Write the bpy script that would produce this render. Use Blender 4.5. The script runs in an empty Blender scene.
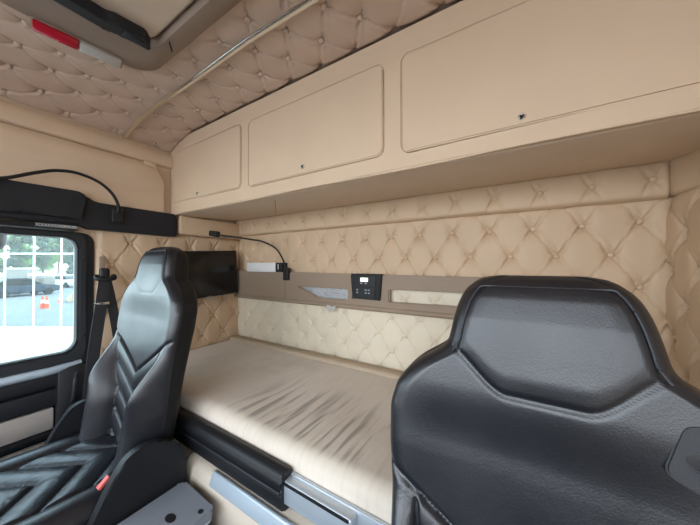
import bpy, bmesh, math, random
from mathutils import Vector, Matrix, noise
random.seed(7)
C = bpy.context.scene.collection
R = math.radians
FLOOR = -1.30            # authoring frame: origin at the eye point, lifted at the end so the floor is z = 0

# ------------------------------------------------------------------ materials
def lin(c):
    return tuple(((v/255)/12.92 if v/255 <= .04045 else ((v/255+.055)/1.055)**2.4) for v in c)
def mat(name, rgb, rough=.5, metal=0., spec=.5, bump=0., bscale=200., var=0., vscale=6., coat=0., sheen=0., bdist=.002, detail=3):
    m = bpy.data.materials.new(name); m.use_nodes = True
    nt = m.node_tree; b = nt.nodes['Principled BSDF']
    col = lin(rgb)
    b.inputs['Base Color'].default_value = (*col, 1)
    b.inputs['Roughness'].default_value = rough
    b.inputs['Metallic'].default_value = metal
    b.inputs['Specular IOR Level'].default_value = spec
    if coat: b.inputs['Coat Weight'].default_value = coat
    if sheen:
        b.inputs['Sheen Weight'].default_value = sheen; b.inputs['Sheen Roughness'].default_value = .4
    tc = nt.nodes.new('ShaderNodeTexCoord')
    if var:
        n = nt.nodes.new('ShaderNodeTexNoise'); n.inputs['Scale'].default_value = vscale; n.inputs['Detail'].default_value = 5
        nt.links.new(tc.outputs['Object'], n.inputs['Vector'])
        r = nt.nodes.new('ShaderNodeValToRGB')
        r.color_ramp.elements[0].position = .3; r.color_ramp.elements[1].position = .7
        r.color_ramp.elements[0].color = (*[c*(1-var) for c in col], 1)
        r.color_ramp.elements[1].color = (*[min(1, c*(1+var)) for c in col], 1)
        nt.links.new(n.outputs['Fac'], r.inputs['Fac']); nt.links.new(r.outputs['Color'], b.inputs['Base Color'])
    if bump:
        n = nt.nodes.new('ShaderNodeTexNoise'); n.inputs['Scale'].default_value = bscale; n.inputs['Detail'].default_value = detail
        nt.links.new(tc.outputs['Object'], n.inputs['Vector'])
        bp = nt.nodes.new('ShaderNodeBump'); bp.inputs['Strength'].default_value = bump; bp.inputs['Distance'].default_value = bdist
        nt.links.new(n.outputs['Fac'], bp.inputs['Height']); nt.links.new(bp.outputs['Normal'], b.inputs['Normal'])
    return m

def leather(name, rgb, rough, wr=.25, spec=.65, coat=.15):
    m = mat(name, rgb, rough, spec=spec, coat=coat)
    nt = m.node_tree; b = nt.nodes['Principled BSDF']; b.inputs['Coat Roughness'].default_value = .3
    tc = nt.nodes.new('ShaderNodeTexCoord')
    v = nt.nodes.new('ShaderNodeTexVoronoi'); v.inputs['Scale'].default_value = 420
    nt.links.new(tc.outputs['Object'], v.inputs['Vector'])
    n = nt.nodes.new('ShaderNodeTexNoise'); n.inputs['Scale'].default_value = 26; n.inputs['Detail'].default_value = 6; n.inputs['Distortion'].default_value = 1.2
    nt.links.new(tc.outputs['Object'], n.inputs['Vector'])
    b1 = nt.nodes.new('ShaderNodeBump'); b1.inputs['Strength'].default_value = .10; b1.inputs['Distance'].default_value = .0015
    b2 = nt.nodes.new('ShaderNodeBump'); b2.inputs['Strength'].default_value = wr; b2.inputs['Distance'].default_value = .006
    nt.links.new(v.outputs['Distance'], b1.inputs['Height']); nt.links.new(n.outputs['Fac'], b2.inputs['Height'])
    nt.links.new(b2.outputs['Normal'], b1.inputs['Normal']); nt.links.new(b1.outputs['Normal'], b.inputs['Normal'])
    n2 = nt.nodes.new('ShaderNodeTexNoise'); n2.inputs['Scale'].default_value = 7; n2.inputs['Detail'].default_value = 4
    nt.links.new(tc.outputs['Object'], n2.inputs['Vector'])
    mr = nt.nodes.new('ShaderNodeMapRange'); mr.inputs['From Min'].default_value = .3; mr.inputs['From Max'].default_value = .7
    mr.inputs['To Min'].default_value = rough*.88; mr.inputs['To Max'].default_value = rough*1.12
    nt.links.new(n2.outputs['Fac'], mr.inputs['Value']); nt.links.new(mr.outputs['Result'], b.inputs['Roughness'])
    return m

def mattress_mat():
    m = mat('velvet_cover', (205, 187, 165), .85, spec=.15, sheen=.25)
    nt = m.node_tree; b = nt.nodes['Principled BSDF']; L = nt.links.new
    tc = nt.nodes.new('ShaderNodeTexCoord')
    sx = nt.nodes.new('ShaderNodeSeparateXYZ'); L(tc.outputs['Object'], sx.inputs[0])
    def noise_tex(scale, detail, vec=None, rot=0, sc=(1, 1, 1), dist=0):
        mp = nt.nodes.new('ShaderNodeMapping'); mp.inputs['Rotation'].default_value = (0, 0, rot); mp.inputs['Scale'].default_value = sc
        L(tc.outputs['Object'], mp.inputs['Vector'])
        n = nt.nodes.new('ShaderNodeTexNoise'); n.inputs['Scale'].default_value = scale; n.inputs['Detail'].default_value = detail; n.inputs['Distortion'].default_value = dist
        L(mp.outputs['Vector'], n.inputs['Vector']); return n.outputs['Fac']
    def rng(v, a, bb, c=0., d=1.):
        q = nt.nodes.new('ShaderNodeMapRange'); q.interpolation_type = 'SMOOTHSTEP'
        for k, x in (('From Min', a), ('From Max', bb), ('To Min', c), ('To Max', d)): q.inputs[k].default_value = x
        L(v, q.inputs['Value']); return q.outputs['Result']
    def mul(a, bb):
        q = nt.nodes.new('ShaderNodeMath'); q.operation = 'MULTIPLY'
        for i, x in enumerate((a, bb)):
            if isinstance(x, float): q.inputs[i].default_value = x
            else: L(x, q.inputs[i])
        return q.outputs[0]
    streak = noise_tex(1., 3, rot=STREAK, sc=(42, 2.6, 3), dist=.25)
    st = rng(streak, .47, .60)
    patch = rng(noise_tex(3.4, 3), .30, .52)
    # bed-local coordinates: area where the dark streaks are mixed in
    area = mul(mul(rng(sx.outputs['X'], -.98, -.80), rng(sx.outputs['X'], -.20, -.42)), mul(rng(sx.outputs['Y'], .575, .63), rng(sx.outputs['Y'], 1.0, .76)))
    f1 = mul(mul(st, patch), mul(area, .62))
    blot = mul(rng(noise_tex(4.5, 6, dist=.8), .5, .75), .28)
    fine = mul(rng(noise_tex(1., 4, rot=STREAK, sc=(90, 6, 3)), .45, .75), .09)
    def mix(fac, a, bb):
        q = nt.nodes.new('ShaderNodeMix'); q.data_type = 'RGBA'
        L(fac, q.inputs['Factor'])
        for s, x in ((q.inputs[6], a), (q.inputs[7], bb)):
            if isinstance(x, tuple): s.default_value = (*x, 1)
            else: L(x, s)
        return q.outputs[2]
    base = lin((215, 203, 187)); dark = lin((116, 103, 90)); mid = lin((176, 164, 148))
    c = mix(blot, base, mid); c = mix(fine, c, dark); c = mix(f1, c, dark)
    L(c, b.inputs['Base Color'])
    n = nt.nodes.new('ShaderNodeTexNoise'); n.inputs['Scale'].default_value = 60; n.inputs['Detail'].default_value = 5
    L(tc.outputs['Object'], n.inputs['Vector'])
    bp = nt.nodes.new('ShaderNodeBump'); bp.inputs['Strength'].default_value = .2; bp.inputs['Distance'].default_value = .004
    L(n.outputs['Fac'], bp.inputs['Height']); L(bp.outputs['Normal'], b.inputs['Normal'])
    return m
STREAK = R(18)

def glass(name, tint, refl=.08):
    m = bpy.data.materials.new(name); m.use_nodes = True
    nt = m.node_tree; nt.nodes.remove(nt.nodes['Principled BSDF'])
    t = nt.nodes.new('ShaderNodeBsdfTransparent'); t.inputs['Color'].default_value = (*tint, 1)
    g = nt.nodes.new('ShaderNodeBsdfGlossy'); g.inputs['Roughness'].default_value = .02
    mx = nt.nodes.new('ShaderNodeMixShader'); mx.inputs[0].default_value = refl
    nt.links.new(t.outputs[0], mx.inputs[1]); nt.links.new(g.outputs[0], mx.inputs[2])
    nt.links.new(mx.outputs[0], nt.nodes['Material Output'].inputs['Surface'])
    return m

def paper_mat():
    m = mat('printed_paper', (232, 232, 230), .7)
    nt = m.node_tree; b = nt.nodes['Principled BSDF']
    tc = nt.nodes.new('ShaderNodeTexCoord')
    mp = nt.nodes.new('ShaderNodeMapping'); mp.inputs['Scale'].default_value = (30, 30, 260)
    nt.links.new(tc.outputs['Object'], mp.inputs['Vector'])
    n = nt.nodes.new('ShaderNodeTexNoise'); n.inputs['Scale'].default_value = 1; n.inputs['Detail'].default_value = 2
    nt.links.new(mp.outputs['Vector'], n.inputs['Vector'])
    r = nt.nodes.new('ShaderNodeValToRGB'); r.color_ramp.elements[0].position = .58; r.color_ramp.elements[1].position = .72
    r.color_ramp.elements[0].color = (*lin((228, 230, 232)), 1); r.color_ramp.elements[1].color = (*lin((150, 160, 172)), 1)
    nt.links.new(n.outputs['Fac'], r.inputs['Fac']); nt.links.new(r.outputs['Color'], b.inputs['Base Color'])
    return m

def emit(name, rgb, s):
    m = mat(name, rgb, .4); b = m.node_tree.nodes['Principled BSDF']
    b.inputs['Emission Color'].default_value = (*lin(rgb), 1); b.inputs['Emission Strength'].default_value = s
    return m

BEIGE = (215, 189, 161)
M = dict(
    vinyl=mat('beige_vinyl', BEIGE, .55, spec=.35, bump=.10, bscale=420, var=.03, vscale=5),
    tuft=mat('tufted_vinyl', (206, 178, 147), .5, spec=.4, bump=.10, bscale=300, var=.04, vscale=4),
    roof=mat('roof_vinyl', (203, 177, 158), .52, spec=.35, bump=.10, bscale=300, var=.04, vscale=4),
    cream=mat('cream_tufted_vinyl', (224, 211, 188), .5, spec=.4, bump=.10, bscale=300, var=.03, vscale=4),
    button=mat('covered_button', (206, 179, 150), .45, spec=.45),
    cbutton=mat('cream_button', (224, 208, 184), .45, spec=.45),
    under=mat('underside_vinyl_bounce_lit', (224, 203, 180), .6, spec=.3, bump=.1, bscale=400, var=.03),  # same vinyl, base colour lightened to paint in bounce light from the bed
    taupe=mat('taupe_plastic', (150, 131, 112), .55, spec=.35, bump=.12, bscale=700, var=.03),
    greybrown=mat('grey_brown_plastic', (140, 121, 107), .5, spec=.4, bump=.1, bscale=700, var=.03),
    lid=mat('hatch_lining', (196, 174, 152), .6, bump=.08, bscale=300),
    black=mat('black_plastic', (24, 25, 28), .48, spec=.4, bump=.12, bscale=900),
    dark=mat('charcoal_plastic', (38, 40, 44), .5, spec=.4, bump=.12, bscale=800),
    console=mat('console_plastic', (33, 34, 38), .6, spec=.35, bump=.15, bscale=900),
    rubber=mat('black_rubber', (18, 18, 19), .65),
    leather=leather('black_leather', (17, 19, 25), .38, .045),
    wrinkle=leather('wrinkled_black_leather', (18, 20, 26), .36, .45),
    side=leather('black_side_leather', (15, 15, 16), .58, .1, .35, 0.),
    thread=mat('seam_piping', (46, 48, 53), .5),
    web=mat('seat_belt_webbing', (42, 44, 50), .6, bump=.3, bscale=500),
    screen=mat('dark_screen', (9, 9, 10), .22, spec=.5),
    chrome=mat('brushed_metal', (226, 226, 222), .22, metal=1.),
    alu=mat('pale_aluminium', (196, 206, 214), .42, metal=.55),
    tweed=mat('tan_bed_fabric', (186, 168, 144), .85, spec=.2, bump=.2, bscale=120, var=.06, vscale=8),
    white=mat('white_plastic', (228, 228, 226), .4),
    greylid=mat('grey_plastic_lid', (126, 131, 138), .42, spec=.5, bump=.1, bscale=900),
    silver=mat('silver_plastic', (186, 200, 210), .32, metal=.3),
    lower=mat('pale_beige_plastic', (206, 192, 174), .5, spec=.35, bump=.08, bscale=700),
    insert=mat('door_insert', (176, 166, 158), .7, bump=.15, bscale=400),
    red=mat('red_lens', (176, 26, 44), .22, coat=.4),
    clear=mat('clear_ribbed_lens', (176, 168, 160), .2, coat=.3),
    buckle=mat('red_buckle', (214, 96, 90), .4),
    floor=mat('floor_mat', (20, 18, 17), .8, bump=.4, bscale=120, var=.3, vscale=20),
    seal=mat('window_seal', (150, 160, 160), .5),
    velvet=None, paper=paper_mat(),
    lcd=emit('lit_display', (226, 232, 214), .9),
    icon=mat('button_print', (150, 160, 168), .5),
    glass=glass('side_window_glass', (.84, .92, .92), .03),
    pane=glass('facade_glass', (.86, .92, .92), .04),
)
M['velvet'] = mattress_mat()

# ------------------------------------------------------------------ object helpers
def wloc(o):
    v = Vector((0, 0, 0))
    while o: v += o.location; o = o.parent
    return v
def tag(o, label=None, cat=None, group=None, kind=None):
    if label: o['label'] = label
    if cat: o['category'] = cat
    if group: o['group'] = group
    if kind: o['kind'] = kind
    return o
def thing(name, label, cat, loc, group=None, kind=None):
    o = bpy.data.objects.new(name, None); o.empty_display_size = .05
    C.objects.link(o); o.location = loc
    return tag(o, label, cat, group, kind)
def obj(name, bm, m, parent=None, smooth=None, loc=None):
    me = bpy.data.meshes.new(name)
    off = wloc(parent) if parent else Vector((0, 0, 0))
    base = off
    if loc is not None: base = Vector(loc)
    bmesh.ops.translate(bm, verts=bm.verts, vec=-base)
    bmesh.ops.recalc_face_normals(bm, faces=bm.faces)
    bm.to_mesh(me); bm.free()
    me.materials.append(m if not isinstance(m, str) else M[m])
    o = bpy.data.objects.new(name, me); C.objects.link(o)
    if parent: o.parent = parent
    if loc is not None: o.location = base - off
    if smooth is None: smooth = R(38)
    if smooth:
        me.shade_smooth()
        if smooth is not True: me.set_sharp_from_angle(angle=smooth)
    return o
def copy_to(src, parent, loc_world):
    c = src.copy(); C.objects.link(c); c.parent = parent
    c.location = Vector(loc_world) - wloc(parent)
    return c
def box(bm, lo, hi, bev=0., seg=2, rotz=0, tilt=None):
    r = bmesh.ops.create_cube(bm, size=1.)
    vs = r['verts']
    lo, hi = Vector(lo), Vector(hi); c = (lo+hi)/2; s = hi-lo
    for v in vs: v.co = Vector((v.co.x*s.x, v.co.y*s.y, v.co.z*s.z))
    es = {e for v in vs for e in v.link_edges}
    if bev:
        r2 = bmesh.ops.bevel(bm, geom=list(es), offset=min(bev, .49*min(s)), segments=seg, affect='EDGES', profile=.5)
        vs = list({v for f in r2['faces'] for v in f.verts} | {v for v in vs if v.is_valid})
    mt = Matrix.Translation(c) @ (Matrix.Rotation(rotz, 4, 'Z') if tilt is None else tilt)
    for v in vs: v.co = mt @ v.co
    return vs
def B(name, lo, hi, m, parent=None, bev=.003, seg=2, **k):
    bm = bmesh.new(); box(bm, lo, hi, bev, seg, **k); return obj(name, bm, m, parent)
def rrect(a0, b0, a1, b1, r, n=6):
    pts = []
    for (cx, cy, s) in ((a1-r, b1-r, 0), (a0+r, b1-r, 90), (a0+r, b0+r, 180), (a1-r, b0+r, 270)):
        for k in range(n+1):
            a = R(s+90*k/n); pts.append((cx+r*math.cos(a), cy+r*math.sin(a)))
    return pts
def rpoly(pts, r, n=5):
    out = []; N = len(pts)
    for i in range(N):
        p = Vector(pts[i]); a = Vector(pts[i-1])-p; b = Vector(pts[(i+1) % N])-p
        rr = r if not isinstance(r, (list, tuple)) else r[i]
        d = min(rr, a.length*.45, b.length*.45)
        p0 = p+a.normalized()*d; p1 = p+b.normalized()*d
        for k in range(n+1):
            t = k/n; q = p0*(1-t)**2+p*2*t*(1-t)+p1*t*t; out.append((q.x, q.y))
    return out
AX = {'X': lambda a, b, d: Vector((d, a, b)), 'Y': lambda a, b, d: Vector((a, d, b)), 'Z': lambda a, b, d: Vector((a, b, d))}
def plate(bm, outer, holes, axis, d0, d1, bev=0.):
    """slab with holes: outline in the plane across `axis`, from depth d0 (front) to d1"""
    f = AX[axis]; loops = []; edges = []
    for lp in [outer]+list(holes):
        vs = [bm.verts.new(f(a, b, d0)) for a, b in lp]
        es = [bm.edges.new((vs[i], vs[(i+1) % len(vs)])) for i in range(len(vs))]
        loops.append(vs); edges += es
    r = bmesh.ops.triangle_fill(bm, use_beauty=True, use_dissolve=False, edges=edges)
    fs = [g for g in r['geom'] if isinstance(g, bmesh.types.BMFace)]
    r = bmesh.ops.duplicate(bm, geom=fs+edges+[v for l in loops for v in l])
    mp = r['vert_map']
    off = f(0, 0, d1)-f(0, 0, d0)
    for l in loops:
        for v in l: mp[v].co = v.co+off
    for l in loops:
        for i in range(len(l)):
            a, b = l[i], l[(i+1) % len(l)]
            bm.faces.new((a, b, mp[b], mp[a]))
    if bev:
        front = [e for e in edges if e.is_valid]
        bmesh.ops.bevel(bm, geom=front, offset=bev, segments=2, affect='EDGES')
def P(name, outer, holes, axis, d0, d1, m, parent=None, bev=0.):
    bm = bmesh.new(); plate(bm, outer, holes, axis, d0, d1, bev); return obj(name, bm, m, parent)
def catmull(pts, n=8):
    pts = [Vector(p) for p in pts]; out = []
    for i in range(len(pts)-1):
        p0 = pts[max(i-1, 0)]; p1 = pts[i]; p2 = pts[i+1]; p3 = pts[min(i+2, len(pts)-1)]
        for k in range(n):
            t = k/n
            out.append(.5*((2*p1)+(p2-p0)*t+(2*p0-5*p1+4*p2-p3)*t*t+(3*p1-p0-3*p2+p3)*t**3))
    return out+[pts[-1]]
def tube(bm, pts, rad, n=10, flat=None):
    """sweep; flat=(w,t,axis) sweeps a flat strap instead"""
    pts = [Vector(p) for p in pts]; rings = []; up = Vector((0, 0, 1))
    for i, p in enumerate(pts):
        d = (pts[min(i+1, len(pts)-1)]-pts[max(i-1, 0)]).normalized()
        ref = up if abs(d.z) < .9 else Vector((0, 1, 0))
        if flat: ref = Vector(flat[2])
        a = d.cross(ref).normalized(); b = d.cross(a).normalized()
        ring = []
        rr = rad[i] if isinstance(rad, (list, tuple)) else rad
        for k in range(n):
            t = 2*math.pi*(k+.5)/n
            if flat:
                ca, sa = math.cos(t), math.sin(t)
                ring.append(bm.verts.new(p+a*flat[0]*math.copysign(abs(ca)**.3, ca)+b*flat[1]*math.copysign(abs(sa)**.3, sa)))
            else: ring.append(bm.verts.new(p+(a*math.cos(t)+b*math.sin(t))*rr))
        rings.append(ring)
    for i in range(len(rings)-1):
        for k in range(n):
            bm.faces.new((rings[i][k], rings[i][(k+1) % n], rings[i+1][(k+1) % n], rings[i+1][k]))
    bm.faces.new(rings[0]); bm.faces.new(rings[-1][::-1])
def T(name, pts, rad, m, parent=None, n=10, flat=None, smoothpts=8):
    bm = bmesh.new(); tube(bm, catmull(pts, smoothpts) if smoothpts else pts, rad, n, flat); return obj(name, bm, m, parent)
def lathe(bm, prof, c, axis=(0, 0, 1), n=20):
    q = Vector((0, 0, 1)).rotation_difference(Vector(axis)); c = Vector(c); rings = []
    for r, h in prof:
        rings.append([bm.verts.new(c+q @ Vector((max(r, 1e-5)*math.cos(2*math.pi*k/n), max(r, 1e-5)*math.sin(2*math.pi*k/n), h))) for k in range(n)])
    for i in range(len(rings)-1):
        for k in range(n):
            bm.faces.new((rings[i][k], rings[i][(k+1) % n], rings[i+1][(k+1) % n], rings[i+1][k]))
    bm.faces.new(rings[0]); bm.faces.new(rings[-1])
def sstep(a, b, x):
    t = max(0., min(1., (x-a)/(b-a))); return t*t*(3-2*t)
def interp(tab, x):
    if (tab[0][0] > tab[-1][0]): tab = tab[::-1]
    if x <= tab[0][0]: return tab[0][1]
    for (a, p), (b, q) in zip(tab, tab[1:]):
        if x <= b: return p+(q-p)*(x-a)/(b-a)
    return tab[-1][1]

# ------------------------------------------------------------------ tufted upholstery
def tuft_h(u, v, pu, pv, seed=0.):
    w = noise.noise(Vector((u*5, v*5, seed)))*.05; w2 = noise.noise(Vector((u*5+9, v*5, seed)))*.05
    Pp = u/pu+v/(2*pv)+w; Q = u/pu-v/(2*pv)+w2
    dp = Pp-round(Pp); dq = Q-round(Q)
    r2 = dp*dp+dq*dq
    k1 = .85+.5*noise.noise(Vector((round(Pp)*3.1, math.floor(Q)*1.7, seed))); k2 = .85+.5*noise.noise(Vector((math.floor(Pp)*2.3, round(Q)*3.7, seed+5)))
    wp = k1*(.16+.84*math.exp(-(dq/.26)**2)); wq = k2*(.16+.84*math.exp(-(dp/.26)**2))
    sp = dp-.02*math.sin(9*dq); sq = dq-.02*math.sin(9*dp)
    crease = -wp*math.exp(-(sp/.038)**2)-wq*math.exp(-(sq/.038)**2)+.42*wp*math.exp(-((sp-.075)/.036)**2)+.30*wq*math.exp(-((sq+.075)/.036)**2)
    puff = 1-math.exp(-r2/.06)
    pit = math.exp(-r2/.006)
    th = math.atan2(dq, dp)
    fan = .13*math.cos(7*th+5*noise.noise(Vector((round(Pp)*1.7, round(Q)*2.3, seed))))*math.exp(-r2/.03)*(1-math.exp(-r2/.004))
    return .42*puff+.62*crease*(1-pit)-.12*pit+fan+.12*noise.noise(Vector((u*9, v*9, seed+3)))+.2
def tufted(name, parent, m, btn, org, U, V, N, lu, lv, pu, pv, ph=(0, 0), A=.024, res=.0052, edge=.035, thick=.03, seed=0., btn_r=.010, skip=None, bulge=0., nobtn=None, sag=None):
    """org + u*U + v*V is the panel's base plane, N points into the cab; ph = a lattice point in panel coordinates"""
    org, U, V, N = Vector(org), Vector(U), Vector(V), Vector(N)
    nu, nv = max(2, int(lu/res)), max(2, int(lv/res)); bm = bmesh.new(); g = []
    def H(u, v):
        e = min(u, lu-u, v, lv-v); ed = math.sqrt(max(0., 1-(1-min(1, max(0, e)/edge))**2))
        h = A*tuft_h(u-ph[0], v-ph[1], pu, pv, seed)
        return h*(.25+.75*ed)-(1-ed)*.02+bulge*math.sin(math.pi*v/lv)+(sag(u, v) if sag else 0.)
    for i in range(nu+1):
        row = []
        for j in range(nv+1):
            u, v = lu*i/nu, lv*j/nv
            row.append(bm.verts.new(org+U*u+V*v+N*H(u, v)))
        g.append(row)
    for i in range(nu):
        for j in range(nv):
            if skip:
                u, v = lu*(i+.5)/nu, lv*(j+.5)/nv
                if skip(u, v): continue
            bm.faces.new((g[i][j], g[i+1][j], g[i+1][j+1], g[i][j+1]))
    bd = [e for e in bm.edges if len(e.link_faces) == 1]
    r = bmesh.ops.extrude_edge_only(bm, edges=bd)
    nv_ = [x for x in r['geom'] if isinstance(x, bmesh.types.BMVert)]
    for x in nv_:
        d = (x.co-org).dot(N); x.co -= N*(d+thick)
    bm.verts.ensure_lookup_table()
    for v in [v for v in bm.verts if not v.link_faces]: bm.verts.remove(v)
    o = obj(name, bm, m, parent, smooth=True)
    # buttons
    first = None; off = wloc(o)
    jr = range(int(-ph[1]/pv)-2, int((lv-ph[1])/pv)+3)
    for j in jr:
        for i in range(int(-ph[0]/pu)-2, int((lu-ph[0])/pu)+3):
            u = ph[0]+(i+(.5 if j % 2 else 0))*pu; v = ph[1]+j*pv
            # follow the wobble of the seams
            for _ in range(4):
                a, b = u-ph[0], v-ph[1]
                w = noise.noise(Vector((a*5, b*5, seed)))*.05; w2 = noise.noise(Vector((a*5+9, b*5, seed)))*.05
                u = ph[0]+(i+(.5 if j % 2 else 0))*pu-(w+w2)/2*pu; v = ph[1]+j*pv-(w-w2)*pv
            if not (.018 < u < lu-.018 and .018 < v < lv-.018): continue
            if skip and skip(u, v): continue
            if nobtn and nobtn(u, v): continue
            p = org+U*u+V*v+N*(H(u, v)+.001)
            if first is None:
                bm = bmesh.new(); lathe(bm, [(0, -.004), (btn_r*.9, -.003), (btn_r, .001), (btn_r*.8, .005), (btn_r*.4, .0068), (0, .0072)], p, N, 14)
                first = obj('button', bm, btn, o, loc=p, smooth=True)
            else: copy_to(first, o, p)
    return o

# ------------------------------------------------------------------ room shell
XL, XR, YR, ZC = -1.76, .47, 1.28, .735
YF = -1.05
def struct(name, bm, m, parent=None):
    o = obj(name, bm, m, parent)
    if not parent: o['kind'] = 'structure'
    return o
def sbox(name, lo, hi, m, bev=0): bm = bmesh.new(); box(bm, lo, hi, bev); return struct(name, bm, m)
X = Vector((1, 0, 0)); Y = Vector((0, 1, 0)); Z = Vector((0, 0, 1))

floor = sbox('floor', (XL-.06, YF, FLOOR-.05), (XR+.11, YR+.05, FLOOR), 'floor')
wall_rear = sbox('wall_rear', (XL-.06, YR, FLOOR), (XR+.11, YR+.05, ZC+.08), 'tuft')
PU = .149
tufted('tufted_panel', wall_rear, 'tuft', 'button', (XL+.005, YR-.014, -.56), X, Z, -Y, XR-XL+.02, .785, PU, .108, ph=(-XL-.005-.072, .56+.142), A=.030, seed=1.2, edge=.02, skip=lambda u, v: XL+u < .15 and v < .455)
tufted('tufted_panel', wall_rear, 'cream', 'cbutton', (XL+.005, YR-.03, -.57), X, Z, -Y, .21-XL, .48, .145, .086, ph=(-XL-.005-.51, .57-.268), A=.024, seed=4.1, edge=.03, btn_r=.0085)
strip_o = tufted('padded_strip', wall_rear, 'tuft', 'button', (XL+.01, YR-.045, .212), X, Z, -Y, .436-XL-.01, .125, PU, .125, ph=(-XL-.01-.05, .062), A=.018, seed=2.2, edge=.016, thick=.04, bulge=.006)

# right wall with its own padded lining and a side window towards the front
wbm = bmesh.new()
plate(wbm, [(YF, FLOOR), (YR+.05, FLOOR), (YR+.05, ZC+.08), (YF, ZC+.08)], [rrect(-.78, -.41, -.06, .13, .06)], 'X', XR+.06, XR+.11)
wall_right = struct('wall_right', wbm, 'vinyl')
tufted('tufted_panel', wall_right, 'tuft', 'button', (XR-.020, .52, -.56), Y, Z, -X, YR-.50, .785, PU, .108, ph=(.27, .33), A=.036, seed=6.6, edge=.04)
# padded strip along the right wall under the cabinet
bm = bmesh.new()
prof = rpoly([(XR-.040, .222), (XR-.046, .345), (XR+.06, .345), (XR+.06, .20)], .02)
prev = None
for yy in [ .45+ (YR-.45)*k/24 for k in range(25)]:
    k = .006*noise.noise(Vector((yy*7, 3, 1)))+.028*sstep(1.26, 1.12, yy)
    ring = [bm.verts.new((a+k*(1 if a < XR+.03 else 0), yy, b-.02*sstep(1.28, .8, yy))) for a, b in prof]
    if prev:
        for i in range(len(ring)): bm.faces.new((prev[i], prev[(i+1) % len(ring)], ring[(i+1) % len(ring)], ring[i]))
    else: bm.faces.new(ring)
    prev = ring
bm.faces.new(prev)
struct('padded_strip', bm, 'tuft', wall_right)

# left wall: slab around the door opening
wbm = bmesh.new()
plate(wbm, [(YF, FLOOR), (YR+.05, FLOOR), (YR+.05, ZC+.08), (YF, ZC+.08)], [rpoly([(-.70, -1.15), (.44, -1.15), (.44, .155), (-.70, .155)], .05)], 'X', XL-.06, XL)
wall_left = struct('wall_left', wbm, 'vinyl')
tufted('tufted_panel', wall_left, 'tuft', 'button', (XL-.0, YR-.012, -.57), -Y, Z, X, YR-.445-.012, .765, .155, .115, ph=(YR-.012-.59, .57+.115), A=.030, seed=8.3, edge=.03)
# lining strip between black panel and the rear corner
bm = bmesh.new(); box(bm, (XL-.01, .815, .188), (XL+.055, 1.255, .305), .014, 3); struct('lining_strip', bm, 'tuft', wall_left)
# roof-side roll
bm = bmesh.new(); prof = []
for k in range(11):
    a = R(90*k/10); prof.append((XL+.055-.055*math.cos(a)-.01, .655+.07*math.sin(a)))
prof = [(XL-.02, .580), (XL+.020, .580), (XL+.028, .586), (XL+.034, .625), (XL+.028, .648), (XL+.016, .664), (XL-.02, .672)]
prev = None
for yy in (YF, -.4, .2, .6, .786):
    ring = [bm.verts.new((a, yy, b)) for a, b in prof]
    if prev:
        for i in range(len(ring)): bm.faces.new((prev[i], prev[(i+1) % len(ring)], ring[(i+1) % len(ring)], ring[i]))
    else: bm.faces.new(ring)
    prev = ring
bm.faces.new(prev); struct('roof_roll', bm, 'vinyl', wall_left)
# raised header lining over the door, rounded at its rear upper corner
bm = bmesh.new(); NZ = 14; cols = []
def yend(z): return .748-.052*sstep(.42, .585, z)**1.6
def xhead(z): return XL+.026+.016*sstep(.425, .47, z)*sstep(.60, .53, z)+.006*sstep(.43, .36, z)
zs = [.30+.274*k/NZ for k in range(NZ+1)]
for z in zs:
    ye = yend(z); ys = [YF, -.4, 0, .3, .55, ye-.02, ye-.006, ye]
    row = [bm.verts.new((xhead(z)-(0, 0, 0, 0, 0, 0, .004, .02)[i]-(.010 if z > .568 else 0), y_, z)) for i, y_ in enumerate(ys)]
    cols.append(row)
for a, b in zip(cols, cols[1:]):
    for i in range(len(a)-1): bm.faces.new((a[i], a[i+1], b[i+1], b[i]))
bd = [e for e in bm.edges if len(e.link_faces) == 1]
r = bmesh.ops.extrude_edge_only(bm, edges=bd)
for v in [x for x in r['geom'] if isinstance(x, bmesh.types.BMVert)]: v.co.x = XL-.005
header = struct('header_lining', bm, 'vinyl', wall_left)
B('cover_cap', (XL+.014, .64, .548), (XL+.034, .70, .584), 'vinyl', wall_left, .004)

# front: low dashboard wall, header and pillars around the open windscreen
sbox('wall_front', (XL-.06, YF-.05, FLOOR), (XR+.11, YF, -.42), 'dark')
sbox('trim_1', (XL-.06, YF-.05, .58), (XR+.11, YF, ZC+.08), 'vinyl')

# ceiling, tufted
ceiling = sbox('ceiling', (XL-.06, YF-.05, ZC+.03), (XR+.11, YR+.05, ZC+.08), 'roof')
def roofdrop(x): return .072*max(0., (XL+.34-x)/.34)**2
HX0, HX1, HY0, HY1 = -1.19, -.33, -.36, .455
tufted('tufted_roof_lining', ceiling, 'roof', 'roof', (XL+.0, -.10, ZC+.022), X, Y, -Z, XR-XL, .893, PU, .088, ph=(-XL-.61, .10+.605), A=.020, seed=11.4, edge=.02,
       skip=lambda u, v: (HX0+.03 < XL+u < HX1-.03 and v-.10 < HY1-.03), nobtn=lambda u, v: abs(v-.10-.553) < .018, sag=lambda u, v: roofdrop(XL+u))
for (y0, y1) in ((YF, -.10),):
    bm = bmesh.new(); box(bm, (XL+.06, y0, ZC), (XR+.06, y1, ZC+.03), 0); struct('front_roof_lining', bm, 'roof', ceiling)
# metal strip across the roof
bm = bmesh.new(); pts = []
for k in range(23):
    x = XL+.03+(XR-XL-.035)*k/22; pts.append((x, .552+.004*math.sin(k*.5), ZC-.007-.002*math.sin(k*1.1)-roofdrop(x)))
tube(bm, pts, 0, 10, flat=(.009, .004, (0, 0, 1)))
strip = obj('trim_2', bm, 'chrome'); strip['kind'] = 'structure'

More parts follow.
